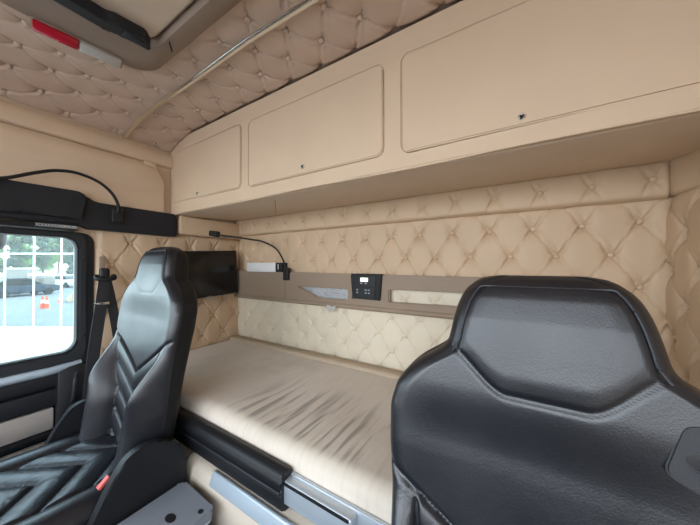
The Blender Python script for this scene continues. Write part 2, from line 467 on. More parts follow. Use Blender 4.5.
# ------------------------------------------------------------------ roof hatch
h = thing('roof_hatch', 'grey-brown roof hatch frame with pale beige lid, set in the tufted ceiling', 'roof hatch', (-.77, .05, ZC-.03))
bm = bmesh.new()
outer = rrect(HX0, HY0, HX1, HY1, .10, 10); mid = rrect(HX0+.03, HY0+.03, HX1-.03, HY1-.03, .085, 10); inn = rrect(HX0+.205, HY0+.13, HX1-.13, HY1-.07, .05, 10)
rings = []
for lp, z in ((outer, ZC+.02), (outer, ZC-.006), (rrect(HX0+.008, HY0+.008, HX1-.008, HY1-.008, .097, 10), ZC-.018), (mid, ZC-.028), (rrect(HX0+.12, HY0+.08, HX1-.08, HY1-.045, .06, 10), ZC-.034), (rrect(HX0+.195, HY0+.125, HX1-.125, HY1-.062, .05, 10), ZC-.034), (inn, ZC-.02), (inn, ZC+.02)):
    rings.append([bm.verts.new((a, b, z)) for a, b in lp])
for a, b in zip(rings, rings[1:]+rings[:1]):
    for i in range(len(a)): bm.faces.new((a[i], a[(i+1) % len(a)], b[(i+1) % len(a)], b[i]))
obj('frame', bm, 'greybrown', h)
P('lid', rrect(HX0+.21, HY0+.135, HX1-.135, HY1-.075, .045, 8), [], 'Z', ZC-.026, ZC+.02, 'lid', h, .008)
# black latch handle on the left inner edge, stepped
hb = bmesh.new()
hx = -.962
plate(hb, rpoly([(hx-.030, .05), (hx+.012, .05), (hx+.012, .26), (hx+.024, .275), (hx+.036, .345), (hx+.010, .368), (hx-.004, .365), (hx-.012, .30), (hx-.026, .27)], .010), [], 'Z', ZC-.062, ZC-.03, .0018)
hd = obj('handle', hb, 'black', h)
B('latch_button', (hx-.002, .300, ZC-.066), (hx+.024, .350, ZC-.058), 'dark', hd, .006)
bm = bmesh.new(); box(bm, (-.02, -.0015, -.004), (.02, .0015, .004), .001, 1, tilt=Matrix.Rotation(R(-35), 4, 'Z'))
bmesh.ops.translate(bm, verts=bm.verts, vec=(-.925, .412, ZC-.035)); obj('slot', bm, 'rubber', h)

# reading light with red and clear halves on the hatch rim
l = thing('marker_light', 'slim red and clear lens light on the left rim of the roof hatch', 'light', (HX0-.0, .27, ZC-.02))
tl = Matrix.Rotation(R(-8), 4, 'Z') @ Matrix.Rotation(R(-24), 4, 'Y')
def lbox(lo, hi, bev):
    bm = bmesh.new(); box(bm, lo, hi, bev, 2)
    for v in bm.verts: v.co = tl @ v.co + Vector((-1.158, .258, ZC-.036))
    return bm
obj('base', lbox((-.019, -.102, -.004), (.019, .102, .012), .002), 'greybrown', l)
obj('red_lens', lbox((-.017, -.098, -.014), (.017, -.004, .002), .005), 'red', l)
obj('clear_lens', lbox((-.017, -.003, -.014), (.017, .098, .002), .005), 'clear', l)

# ------------------------------------------------------------------ overhead cabinet
CY = .786
cab = thing('overhead_cabinet', 'long beige padded overhead cabinet with three flush doors above the bunk', 'cabinet', (-.65, 1.0, .30))
bm = bmesh.new(); prof = rpoly([(CY+.012, .745), (CY+.012, .322), (CY+.02, .301), (YR-.005, .331), (YR-.005, .745)], [.001, .004, .012, .001, .001], 3)
a = [bm.verts.new((XL+.004, p, q)) for p, q in prof]; b = [bm.verts.new((XR+.05, p, q)) for p, q in prof]
for i in range(len(a)): bm.faces.new((a[i], a[(i+1) % len(a)], b[(i+1) % len(a)], b[i]))
bm.faces.new(a); bm.faces.new(b[::-1]); obj('body', bm, 'under', cab)
doors = [(-1.722, .366, -1.083, .672, (-1.445, .388)), (-1.030, .358, -.350, .664, (-.695, .388)), (-.290, .349, .430, .662, (.027, .372))]
P('face_frame', [(XL+.004, .303), (XR+.05, .303), (XR+.05, .745), (XL+.004, .745)], [rrect(d[0], d[1], d[2], d[3], .028) for d in doors], 'Y', CY, CY+.016, 'vinyl', cab, .003)
first = None
for d in doors:
    g = .0022
    do = P('door', rrect(d[0]+g, d[1]+g, d[2]-g, d[3]-g, .025), [], 'Y', CY-.003, CY+.014, 'vinyl', cab, .004)
    p = Vector((d[4][0], CY-.003, d[4][1]))
    bm = bmesh.new(); lathe(bm, [(.0, -.004), (.0085, -.002), (.0085, .004), (.0062, .006), (.0058, .0035), (0, .0035)], p, (0, -1, 0), 18)
    lk = obj('lock', bm, 'chrome', do)
    # the key slot is part of the lock's face
    B('keyhole', (p.x-.0042, p.y-.0062, p.z-.0035), (p.x+.0042, p.y-.0030, p.z+.0035), 'rubber', do, .001)
# seams and small lights under the cabinet
bm = bmesh.new(); pts = [(-.943-.303*k/10, .867+.287*k/10, .3005+.0295*(.867+.287*k/10-.806)/.469) for k in range(11)]
tube(bm, pts, .0016, 6); obj('underside_seam', bm, 'greybrown', cab)
T('piping', [(XL+.01+k*.22, CY+.004+.002*math.sin(k*2.), .3035+.002*math.sin(k*1.7)) for k in range(11)], .0035, 'vinyl', cab, 8)

# ------------------------------------------------------------------ black panel above the door
pn = thing('overhead_console', 'long black plastic panel over the door window, stepped down towards the bunk', 'panel', (XL+.03, .2, .19))
P('panel', rpoly([(YF, .205), (.385, .185), (.42, .172), (.80, .168), (.795, .304), (.44, .304), (.405, .325), (.385, .343), (YF, .325)], [.002, .01, .01, .012, .012, .03, .02, .02, .002]), [], 'X', XL+.055, XL-.002, 'console', pn, .006)
P('raised_cover', rpoly([(YF, .222), (.30, .212), (.385, .205), (.40, .315), (.378, .338), (YF, .322)], [.002, .01, .012, .02, .02, .002]), [], 'X', XL+.082, XL+.05, 'console', pn, .006)
P('pocket', rrect(-.15, .215, .205, .262, .02), [], 'X', XL+.086, XL+.080, 'rubber', pn, .003)
T('pocket_lip', [(XL+.087, -.15, .212), (XL+.087, .0, .211), (XL+.087, .17, .212), (XL+.087, .203, .222)], .003, 'dark', pn, 8)
B('lower_ledge', (XL+.02, YF, .155), (XL+.070, .375, .180), 'black', pn, .006)
# pale strip of tiny joined rings and crosses on the ledge
bm = bmesh.new(); zz = .171
for k in range(13):
    y = .252+k*.0095
    seq = 'XOOOOOOXBMAXN'[k]
    if seq in 'OB':
        pts = [(XL+.0712, y+.0040*math.cos(t), zz+.0062*math.sin(t)) for t in [2*math.pi*i/10 for i in range(11)]]
        tube(bm, pts, .0008, 5)
        if seq == 'B': tube(bm, [(XL+.0712, y-.004, zz), (XL+.0712, y+.004, zz)], .001, 5)
    else:
        segs = {'X': (((-1, -1), (1, 1)), ((-1, 1), (1, -1))), 'M': (((-1, -1), (-1, 1)), ((-1, 1), (0, -.3)), ((0, -.3), (1, 1)), ((1, 1), (1, -1))), 'A': (((-1, -1), (0, 1)), ((0, 1), (1, -1)), ((-.5, -.2), (.5, -.2))), 'N': (((-1, -1), (-1, 1)), ((-1, 1), (1, -1)), ((1, -1), (1, 1)))}[seq]
        for (p, q) in segs: tube(bm, [(XL+.0712, y+p[0]*.004, zz+p[1]*.0066), (XL+.0712, y+q[0]*.004, zz+q[1]*.0066)], .0008, 5)
obj('raised_lettering', bm, 'white', pn)

# ------------------------------------------------------------------ door
door = B('door_1', (XL-.05, -.68, -1.13), (XL-.02, .41, -.455), 'black', None, .004); door['kind'] = 'structure'
P('window_frame', rpoly([(-.69, -.47), (.445, -.47), (.445, .155), (-.69, .155)], .055, 10), [rrect(-.60, -.405, .388, .132, .055, 8)], 'X', XL+.012, XL-.05, 'black', door, .004)
P('inner_frame', rpoly([(-.67, -.45), (.418, -.45), (.418, .150), (-.67, .150)], .055, 10), [rrect(-.61, -.412, .394, .137, .055, 8)], 'X', XL+.020, XL+.0, 'dark', door, .003)
P('window_seal', rrect(-.612, -.414, .394, .137, .055, 8), [rrect(-.596, -.400, .380, .126, .052, 8)], 'X', XL-.004, XL-.020, 'seal', door, .002)
B('upper_trim', (XL-.02, -.66, -.545), (XL+.02, .335, -.48), 'dark', door, .012)
T('silver_rail', [(XL+.018, -.6, -.474), (XL+.018, -.2, -.473), (XL+.018, .2, -.470), (XL+.016, .315, -.470), (XL+.0, .40, -.462)], [.018]*33, 'silver', door, 12)
B('map_panel', (XL-.02, -.66, -.632), (XL+.012, .330, -.556), 'dark', door, .010)
B('fabric_insert', (XL-.02, -.66, -.736), (XL+.004, .318, -.640), 'insert', door, .006)
B('armrest_ridge', (XL-.02, -.66, -.768), (XL+.03, .325, -.738), 'black', door, .008)
B('lower_insert', (XL-.02, -.66, -.90), (XL+.010, .305, -.772), 'lower', door, .008)
B('edge_pillar', (XL-.02, .322, -1.1), (XL+.030, .445, -.465), 'black', door, .010)
bm = bmesh.new(); lathe(bm, [(0, 0), (.010, 0), (.012, .008), (.006, .014), (0, .014)], (XL+.010, .172, -.795), (1, 0, 0), 16); obj('knob', bm, 'taupe', door)
T('pull_handle', [(XL+.03, .385, -.50), (XL+.05, .375, -.53), (XL+.05, .37, -.60), (XL+.03, .37, -.63)], .008, 'dark', door, 8)
for z in (.03, -.33):
    bm = bmesh.new(); lathe(bm, [(0, 0), (.007, 0), (.007, .006), (0, .008)], (XL+.02, .408, z), (1, 0, 0), 12); obj('frame_screw', bm, 'rubber', door)
win = bmesh.new(); plate(win, rrect(-.606, -.409, .390, .134, .055, 8), [], 'X', XL-.010, XL-.015)
w = obj('window_1', win, 'glass'); w['kind'] = 'structure'

# ------------------------------------------------------------------ gooseneck lamp over the door
g = thing('gooseneck_lamp', 'thin black gooseneck lamp arching over the black panel above the door window', 'lamp', (XL+.06, .515, .24), 'gooseneck lamps')
B('mount', (XL+.055, .492, .212), (XL+.078, .540, .283), 'rubber', g, .006, 3)
T('flexible_arm', [(XL+.075, .515, .262), (XL+.080, .515, .30), (XL+.080, .490, .355), (XL+.080, .440, .398), (XL+.082, .370, .418), (XL+.085, .305, .410), (XL+.09, .245, .382), (XL+.10, .165, .335), (XL+.11, .08, .305)], .0068, 'rubber', g, 10)
B('lamp_head', (XL+.095, .03, .285), (XL+.125, .095, .315), 'rubber', g, .009, 3)
# ------------------------------------------------------------------ gooseneck lamp in the bunk
SY = 1.205
k = SY/1.2
g = thing('gooseneck_lamp', 'thin black gooseneck reading lamp clipped to the taupe shelf in the bunk corner', 'lamp', (-1.17, SY, -.05), 'gooseneck lamps')
B('mount', (-1.222, SY-.018, -.096), (-1.178, SY+.012, -.018), 'rubber', g, .006, 3)
arm = [(-1.200, SY-.008, -.03), (-1.228, 1.19, .043), (-1.27, 1.17, .108), (-1.346, 1.13, .150), (-1.394, 1.10, .160), (-1.455, 1.05, .172), (-1.52, .99, .182), (-1.55, .98, .188)]
T('flexible_arm', arm, .0055, 'rubber', g, 10)
hm = Matrix.Translation((-1.585, .965, .196)) @ Matrix.Rotation(R(8), 4, 'Y')
bm = bmesh.new(); box(bm, (-.048, -.016, -.018), (.034, .016, .018), .008, 3, )
for v in bm.verts: v.co = hm @ v.co
hd = obj('lamp_head', bm, 'rubber', g)
bm = bmesh.new(); box(bm, (-.036, -.009, -.019), (-.006, .009, -.0165), .001, 1)
for v in bm.verts: v.co = hm @ v.co
obj('lens', bm, 'white', hd)

# ------------------------------------------------------------------ television on the left wall
tv = thing('television', 'small flat black screen hung on the left tufted wall beside the left seat', 'television', (XL+.05, 1.0, -.05))
tvm = Matrix.Translation((XL+.075, 1.005, -.058)) @ Matrix.Rotation(R(-2), 4, 'Z') @ Matrix.Rotation(R(3.0), 4, 'X')
def tvp(name, lo, hi, bev, m, par):
    bm = bmesh.new(); box(bm, lo, hi, bev)
    for v in bm.verts: v.co = tvm @ v.co
    return obj(name, bm, m, par)
tvp('housing', (-.018, -.235, -.150), (.010, .180, .152), .006, 'rubber', tv)
tvp('screen', (.008, -.226, -.138), (.012, .171, .143), .001, 'screen', tv)
tvp('bracket', (-.06, -.07, -.06), (-.016, .04, .06), .004, 'black', tv)
tvp('logo', (.0115, -.045, -.147), (.0128, -.015, -.143), 0, 'icon', tv)

# ------------------------------------------------------------------ taupe pocket shelf on the rear wall
sh = thing('wall_shelf', 'taupe moulded shelf panel with cut-out pockets running along the rear wall', 'shelf', (-.75, SY+.03, -.235))
kk = SY/1.2
hole1 = rpoly([(-1.100*kk, -.132), (-.748*kk, -.132), (-.748*kk, -.188), (-.945*kk, -.190)], [.004, .012, .012, .03])
hole2 = rpoly([(-.505*kk, -.122), (-.02, -.120), (-.02, -.176), (-.505*kk, -.183)], .010)
P('front_panel', rpoly([(XL+.022, -.232), (.24, -.232), (.24, -.054), (XL+.022, -.040)], .012), [hole1, hole2], 'Y', SY, SY+.014, 'taupe', sh, .006)
B('top_ledge', (XL+.035, SY+.006, -.085), (.235, SY+.050, -.052), 'taupe', sh, .004)
B('bottom_ledge', (XL+.035, SY+.006, -.230), (.235, SY+.050, -.208), 'taupe', sh, .004)
T('bottom_roll', [(XL+.035, SY+.006, -.224), (-1.0, SY+.006, -.224), (-.3, SY+.006, -.224), (.236, SY+.006, -.224)], .014, 'taupe', sh, 10, smoothpts=2)
bm = bmesh.new(); tube(bm, [(-1.218, SY-.0012, -.050), (-1.218, SY-.0012, -.225)], .0018, 6); obj('panel_joint', bm, 'greybrown', sh)
# control unit
cp = thing('control_panel', 'small black control unit with lit display let into the taupe shelf', 'control panel', (-.62*kk, SY, -.115))
xx0, xx1 = -.712*kk, -.545*kk
P('housing', rpoly([(xx0+.002, -.176), (xx1-.008, -.178), (xx1+.003, -.046), (xx0-.003, -.046)], .008), [], 'Y', SY-.016, SY+.03, 'rubber', cp, .004)
P('upper_module', rrect(xx0+.034, -.112, xx1-.026, -.058, .004), [], 'Y', SY-.020, SY-.01, 'black', cp, .002)
P('lower_module', rrect(xx0+.026, -.166, xx1-.030, -.118, .004), [], 'Y', SY-.020, SY-.01, 'black', cp, .002)
P('display', rrect(xx0+.055, -.085, xx0+.098, -.066, .002), [], 'Y', SY-.0215, SY-.018, 'lcd', cp)
fb = None
for (bx, bz) in ((.060, -.094), (.086, -.094), (.036, -.128), (.036, -.142), (.086, -.128), (.086, -.143), (.104, -.128), (.104, -.143)):
    p = Vector((xx0+bx, SY-.0205, bz))
    if fb is None:
        bm = bmesh.new(); box(bm, p-Vector((.0055, .0015, .0035)), p+Vector((.0055, .002, .0035)), .001, 1); fb = obj('key', bm, 'icon', cp, loc=p)
    else: copy_to(fb, cp, p)
# papers, box
pp = bmesh.new(); NX = 20; rows = []
for z in (-.205, -.165, -.125, -.090):
    rows.append([pp.verts.new((-1.075+.35*i/NX, SY+.018+.003*math.sin(i*.7+z*30), z)) for i in range(NX+1)])
for a, b in zip(rows, rows[1:]):
    for i in range(NX): pp.faces.new((a[i], a[i+1], b[i+1], b[i]))
r = bmesh.ops.solidify(pp, geom=list(pp.faces), thickness=.002)
o = obj('paper_stack', pp, 'paper'); tag(o, 'white printed papers standing in the left slanted pocket of the taupe shelf', 'papers')
bm = bmesh.new(); nx = 16; rows = []
for j, (yy, zz) in enumerate(((SY+.000, -.0545), (SY+.02, -.0505), (SY+.05, -.0515))):
    rows.append([bm.verts.new((-1.13+.20*i/nx, yy, zz+.003*math.sin(i*.5)*(j == 1))) for i in range(nx+1)])
for a, b in zip(rows, rows[1:]):
    for i in range(nx): bm.faces.new((a[i], a[i+1], b[i+1], b[i]))
bmesh.ops.solidify(bm, geom=list(bm.faces), thickness=.0015)
o = obj('paper_sheet', bm, 'white'); tag(o, 'thin white sheet lying flat on the taupe shelf top, under the tufting', 'paper')
bm = bmesh.new(); rs = []
for j in range(6):
    z = -.226-.040*j/5; wdt = .070*(1-.55*(j/5))
    rs.append([bm.verts.new((-.890+.004*j+wdt*(i/6), SY-.0065-.003*math.sin(i*1.3+j*.9), z+(.010*i/6 if j > 2 else 0))) for i in range(7)])
for a, b in zip(rs, rs[1:]):
    for i in range(6): bm.faces.new((a[i], a[i+1], b[i+1], b[i]))
bmesh.ops.solidify(bm, geom=list(bm.faces), thickness=.0015)
o = obj('paper_tag', bm, 'white'); tag(o, 'crumpled white scrap hanging below the taupe shelf over the cream tufting', 'paper')
bx = thing('white_box', 'long white box with a black end lying on the taupe shelf in the bunk corner', 'box', (-1.40, SY+.03, -.045))
B('box', (-1.585, SY-.008, -.046), (-1.298, SY+.05, .016), 'white', bx, .004)
B('end_cap', (-1.299, SY-.007, -.045), (-1.240, SY+.048, .015), 'rubber', bx, .004)
B('stripe', (-1.276, SY-.0085, -.028), (-1.269, SY-.006, .006), 'white', bx, .0005)

# ------------------------------------------------------------------ bunk
mt = thing('mattress', 'wide beige velvet-covered bunk mattress with dark streaks, along the rear wall', 'mattress', (-.6, .9, -.66))
bm = bmesh.new(); NX, NY = 150, 60
x0, x1, y0, y1, zt, zb = XL+.035, XR-.03, .562, 1.226, -.530, -.66
def mz(x, y):
    e = min(x-x0, x1-x); d = y-y0; z = zt
    r_ = .045
    if d < r_: z -= r_*.8-math.sqrt(max(0, r_*r_-(r_-d)**2))*.8
    if e < .03: z -= .03-math.sqrt(max(0, .03**2-(.03-e)**2))
    z += .004*noise.noise(Vector((x*4, y*6, 2)))+.0025*noise.noise(Vector((x*14, y*5, 5)))-.010*math.exp(-((y-.86)/.18)**2)*sstep(-1.7, -.9, x)
    return z
g_ = []
for j in range(NY+1):
    t = j/NY; y = y0+(y1-y0)*(t**1.5)
    g_.append([bm.verts.new((x0+(x1-x0)*i/NX, y, mz(x0+(x1-x0)*i/NX, y))) for i in range(NX+1)])
for a, b in zip(g_, g_[1:]):
    for i in range(NX): bm.faces.new((a[i], a[i+1], b[i+1], b[i]))
bd = [e for e in bm.edges if len(e.link_faces) == 1]
r = bmesh.ops.extrude_edge_only(bm, edges=bd); vs = [x for x in r['geom'] if isinstance(x, bmesh.types.BMVert)]
for v in vs: v.co.z = zb
bm.faces.new([v for v in sorted(vs, key=lambda v: math.atan2(v.co.y-.9, (v.co.x+.6)/3))]) if False else None
# keep the bed cover's pattern in its own coordinates: object origin stays at the eye frame
me_o = obj('cover', bm, 'velvet', mt, smooth=R(60), loc=(0, 0, 0))
bm = bmesh.new(); box(bm, (x0, 1.155, -.60), (x1, 1.228, -.512), .018, 3)
for v in bm.verts: v.co.z += .004*noise.noise(Vector((v.co.x*5, v.co.y*9, 1)))
obj('rear_roll', bm, 'tweed', mt)
fr = thing('bunk_bed', 'pale aluminium bunk frame with long channels along the front of the mattress', 'bunk frame', (-.6, .9, -.72))
B('base_panel', (x0, .575, -.682), (x1, 1.24, -.662), 'taupe', fr, .003)
B('front_beam', (-1.12, .5495, -.676), (x1, .5605, -.588), 'alu', fr, .004)
B('channel', (-.56, .522, -.655), (-.315, .560, -.592), 'alu', fr, .006, 3)
B('channel_slot', (-.55, .519, -.600), (-.322, .524, -.594), 'black', fr, .001)
P('side_bracket', rpoly([(.53, -.68), (.559, -.68), (.559, -.575), (.53, -.60)], .01), [], 'X', -.200, -.190, 'silver', fr)
rl = thing('bunk_rail', 'black padded guard rail on the front edge of the bunk beside the left seat', 'rail', (-.83, .53, -.63))
rp = rpoly([(.540, -.570), (.520, -.576), (.508, -.600), (.516, -.618), (.510, -.632), (.514, -.672), (.550, -.680), (.556, -.575)], .010, 4)
bm = bmesh.new(); a = [bm.verts.new((-1.145, p, q)) for p, q in rp]; b = [bm.verts.new((-.530, p, q)) for p, q in rp]
for i in range(len(a)): bm.faces.new((a[i], a[(i+1) % len(a)], b[(i+1) % len(a)], b[i]))
bm.faces.new(a); bm.faces.new(b[::-1])
bmesh.ops.bevel(bm, geom=[e for f in bm.faces if len(f.verts) > 8 for e in f.edges], offset=.004, segments=2, affect='EDGES')
obj('padded_bar', bm, 'black', rl)
T('bead', [(-1.14, .512, -.622), (-.9, .512, -.622), (-.535, .512, -.622)], .0035, 'dark', rl, 8, smoothpts=2)
# base unit beneath the bunk
bc = thing('bunk_base_unit', 'pale beige moulded base unit with silver handle strip beneath the bunk', 'base unit', (-.6, .75, FLOOR))
bm = bmesh.new()
prof = rpoly([(.560, -.684), (.506, -.690), (.484, -.765), (.498, -.85), (.545, -.90), (.56, FLOOR), (1.2, FLOOR), (1.2, -.69)], [.03, .03, .03, .03, .03, .01, .01, .01], 5)
xs = [-1.035, -1.022, -.995, -.955, -.85, -.5, 0, XR-.02]; ins = [.05, .025, .008, 0, 0, 0, 0, 0]
prev = None
for x, i_ in zip(xs, ins):
    ring = [bm.verts.new((x, .85+(p-.85)*(1-i_*1.6) if p < .85 else p, -.9+(q+.9)*(1-i_*1.2) if q > -1.2 else q)) for p, q in prof]
    if prev:
        for i in range(len(ring)): bm.faces.new((prev[i], prev[(i+1) % len(ring)], ring[(i+1) % len(ring)], ring[i]))
    else: bm.faces.new(ring)
    prev = ring
bm.faces.new(prev); obj('body', bm, 'lower', bc)
bm = bmesh.new(); box(bm, (-.845, -.004, -.022), (-.20, .012, .024), .006, 3)
tm = Matrix.Translation((0, .505, -.704)) @ Matrix.Rotation(R(-18), 4, 'X')
for v in bm.verts: v.co = tm @ v.co
obj('handle_strip', bm, 'silver', bc)
P('drawer_front', rrect(-.97, -1.20, -.30, -.86, .02), [], 'Y', .522, .56, 'lower', bc, .008)

# ------------------------------------------------------------------ grey storage box on the floor
sb = thing('storage_box', 'grey plastic box with black oval recesses in its lid, beside the left seat', 'storage box', (-.87, .36, FLOOR))
rot = Matrix.Translation((-1.0, .44, 0)) @ Matrix.Rotation(R(0), 4, 'Z')
B('body', (-.926, .255, FLOOR), (-.764, .456, -.744), 'black', sb, .01)
P('lid', rrect(-.936, .242, -.752, .463, .020), [], 'Z', -.720, -.746, 'greylid', sb, .0025)
for (ox, oy, ra, rb) in ((-.828, .376, .019, .012), (-.775, .432, .009, .007)):
    bm = bmesh.new()
    for z, k_ in ((-.8525, .2), (-.8485, 1.), (-.850, .82), (-.8515, .75)):
        pass
    plate(bm, [(ox+ra*math.cos(2*math.pi*i/24), oy+rb*math.sin(2*math.pi*i/24)) for i in range(24)], [], 'Z', -.7188, -.725, .001)
    obj('recess', bm, 'rubber', sb)
P('lid_edge', rrect(-.934, .244, -.754, .461, .019), [], 'Z', -.745, -.755, 'silver', sb, .002)

# ------------------------------------------------------------------ seats
WT = [(0, .060), (-.004, .082), (-.014, .101), (-.03, .114), (-.055, .124), (-.09, .132), (-.12, .138), (-.132, .150), (-.145, .170), (-.16, .192), (-.178, .210), (-.205, .230), (-.245, .241), (-.31, .238), (-.38, .230), (-.48, .226), (-.58, .230), (-.74, .225)]
TT = [(0, .022), (-.006, .045), (-.018, .068), (-.035, .082), (-.07, .092), (-.13, .092), (-.20, .094), (-.30, .098), (-.40, .095), (-.56, .084), (-.74, .080)]
def tsm(tab, x, d=.008): return (interp(tab, x-d)+interp(tab, x)*2+interp(tab, x+d))/4
def c_of(t): return .178-.055*sstep(-.38, -.62, t)
def tV(x): return -.336-.60*max(0., .235-abs(x))
def tseam(x): return -.182+.064*sstep(.045, .140, abs(x))
SEAMK = [1.]
def dispB(x, t, W):
    ax = abs(x); d = 0.
    ds = t-tseam(x)
    edge = sstep(W, W-.05, ax)
    d -= .0045*SEAMK[0]*sstep(-.004, .034, ds)*edge*sstep(0, -.03, t)
    if ax < .145: d += .0036*SEAMK[0]*math.exp(-(ds/.005)**2)
    d += .003*math.exp(-((ax-(W-.020))/.004)**2)*sstep(-.20, -.12, t)
    dV = t-tV(x)
    if t < -.16: d += .016*sstep(-.18, -.28, t)*(1-(x/max(W, .01))**2)
    c = c_of(t)
    d += .007*math.exp(-(dV/.006)**2)*sstep(W+.01, W-.01, ax)
    if dV < 0:
        inn = sstep(c+.004, c-.004, ax)
        q = (dV/.078); fr_ = q-math.floor(q)
        d += inn*(.007*math.exp(-(min(fr_, 1-fr_)*.078/.0045)**2)-.007*math.sin(math.pi*fr_)*sstep(0, -.01, dV))
        d += .008*math.exp(-((ax-c)/.0045)**2)*sstep(0, -.02, dV)
        bw = max(.01, W-c); s = (ax-c)/bw
        if s > 0: d -= .075*math.sin(math.pi*min(1, s)**.8)*sstep(0, -.16, dV)
    return d
def make_loft(rows, front_n, arc_n, back_n, sec, disp, cls, mapf):
    verts = []; cl = []; grid = []
    for t in rows:
        W, Tk, yf = sec(t); r_ = min(.032, Tk*.48, W*.9)
        ring = []
        def add(x, y, kind, dd): ring.append((x, y, kind, dd))
        for i in range(front_n+1):
            x = -(W-r_)+2*(W-r_)*i/front_n; add(x, yf, 'f', 1.)
        for i in range(1, arc_n+1):
            a = R(90*i/arc_n); add(W-r_+r_*math.sin(a), yf+r_-r_*math.cos(a), 'e', math.cos(a))
        for i in range(arc_n+1):
            a = R(90*i/arc_n); add(W-r_+r_*math.cos(a), yf+Tk-r_+r_*math.sin(a), 's', 0.)
        for i in range(1, back_n):
            add((W-r_)-2*(W-r_)*i/back_n, yf+Tk, 'b', 0.)
        for i in range(arc_n+1):
            a = R(90*i/arc_n); add(-(W-r_)-r_*math.sin(a), yf+Tk-r_+r_*math.cos(a), 's', 0.)
        for i in range(arc_n):
            a = R(90*i/arc_n); add(-(W-r_)-r_*math.cos(a), yf+r_-r_*math.sin(a), 'e', math.sin(a))
        out = []
        for (x, y, kd, w_) in ring:
            y2 = y+(disp(x, t, W)*w_ if w_ else 0.)
            out.append((x, y2, t, kd))
        grid.append(out)
    n = len(grid[0]); pts = [mapf(x, y, t) for row in grid for (x, y, t, kd) in row]
    faces = []; fc = []
    for j in range(len(grid)-1):
        for i in range(n):
            i2 = (i+1) % n
            faces.append((j*n+i, j*n+i2, (j+1)*n+i2, (j+1)*n+i))
            p = grid[j][i]; q = grid[j+1][i2]
            fc.append(cls((p[0]+q[0])/2, (p[2]+q[2])/2, p[3] if p[3] == q[3] else ('e' if 'e' in (p[3], q[3]) and 's' not in (p[3], q[3]) else 's')))
    faces.append(tuple(range(n))); fc.append(cls(0, rows[0], 'top'))
    L = len(grid)-1; faces.append(tuple(L*n+i for i in range(n))[::-1]); fc.append(cls(0, rows[-1], 'end'))
    return pts, faces, fc
def loft_parts(parent, pts, faces, fc, mats, order):
    full = bpy.data.meshes.new('tmp'); full.from_pydata(pts, [], faces); full.update()
    bm = bmesh.new(); bm.from_mesh(full); bmesh.ops.recalc_face_normals(bm, faces=bm.faces); bm.normal_update()
    nrm = [v.normal.copy() for v in bm.verts]; flip = [f for f in bm.faces]
    fv = [[v.index for v in f.verts] for f in bm.faces]; bm.free()
    out = {}
    for nm in order:
        idx = [i for i, c in enumerate(fc) if c == nm]
        if not idx: continue
        used = {}; vl = []; fl = []; nl = []
        for i in idx:
            f = []
            for v in fv[i]:
                if v not in used: used[v] = len(vl); vl.append(pts[v]); nl.append(nrm[v])
                f.append(used[v])
            fl.append(f)
        base = nm.split('#')[0]
        me = bpy.data.meshes.new(base); me.from_pydata(vl, [], fl); me.update(); me.shade_smooth()
        me.normals_split_custom_set_from_vertices(nl)
        me.materials.append(M[mats[nm]])
        o = bpy.data.objects.new(base, me); C.objects.link(o); o.parent = parent
        out[nm] = o
    bpy.data.meshes.remove(full)
    return out

def secB(t):
    W = tsm(WT, t) if t < -.012 else interp(WT, t); Tk = interp(TT, t)
    yf = .15*t+.045*(1-min(1., Tk/.098))*.9
    return W, Tk, yf
def clsB(x, t, kd):
    ax = abs(x)
    if kd == 'top': return 'headrest'
    if kd in ('b', 'end') or (kd == 's' and t < -.02): return 'back_shell'
    if t > tseam(x) and ax < .16: return 'headrest'
    if t-tV(x) > 0: return 'upper_back'
    if ax < c_of(t): return 'pleated_back'
    return 'back_bolster#l' if x < 0 else 'back_bolster#r'
def secC(t):   # cushion: t runs along the seat, 0 at the rear, 1 at the front
    W = .245-.05*sstep(.93, 1.0, t)-.02*sstep(.02, 0, t); Tk = .135-.05*sstep(.88, 1., t); yf = .0+.035*sstep(.88, 1., t)**2
    return W, Tk, yf
CL = .52
def cC(t): return .150
def dispC(x, t, W):
    ax = abs(x); yy = -t*CL; d = 0.
    c = cC(t); s = (ax-c)/(W-c)
    if s > 0: d -= .016*math.sin(math.pi*min(1, s)**.9)*sstep(0, .1, t)
    d += .007*math.exp(-((ax-c)/.0045)**2)
    q = (yy+.035+.85*ax)/.105; f_ = q-math.floor(q)
    if ax < c: d += .008*math.exp(-(min(f_, 1-f_)*.105/.005)**2)-.008*math.sin(math.pi*f_)
    d += -.010*sstep(.5, .95, t)
    return d
def clsC(x, t, kd):
    if kd in ('b', 'end'): return 'cushion_pan'
    if kd == 'f' and abs(x) < .150: return 'pleated_cushion'
    if kd == 'top': return 'cushion_pan'
    return 'cushion_bolster#l' if x < 0 else 'cushion_bolster#r'

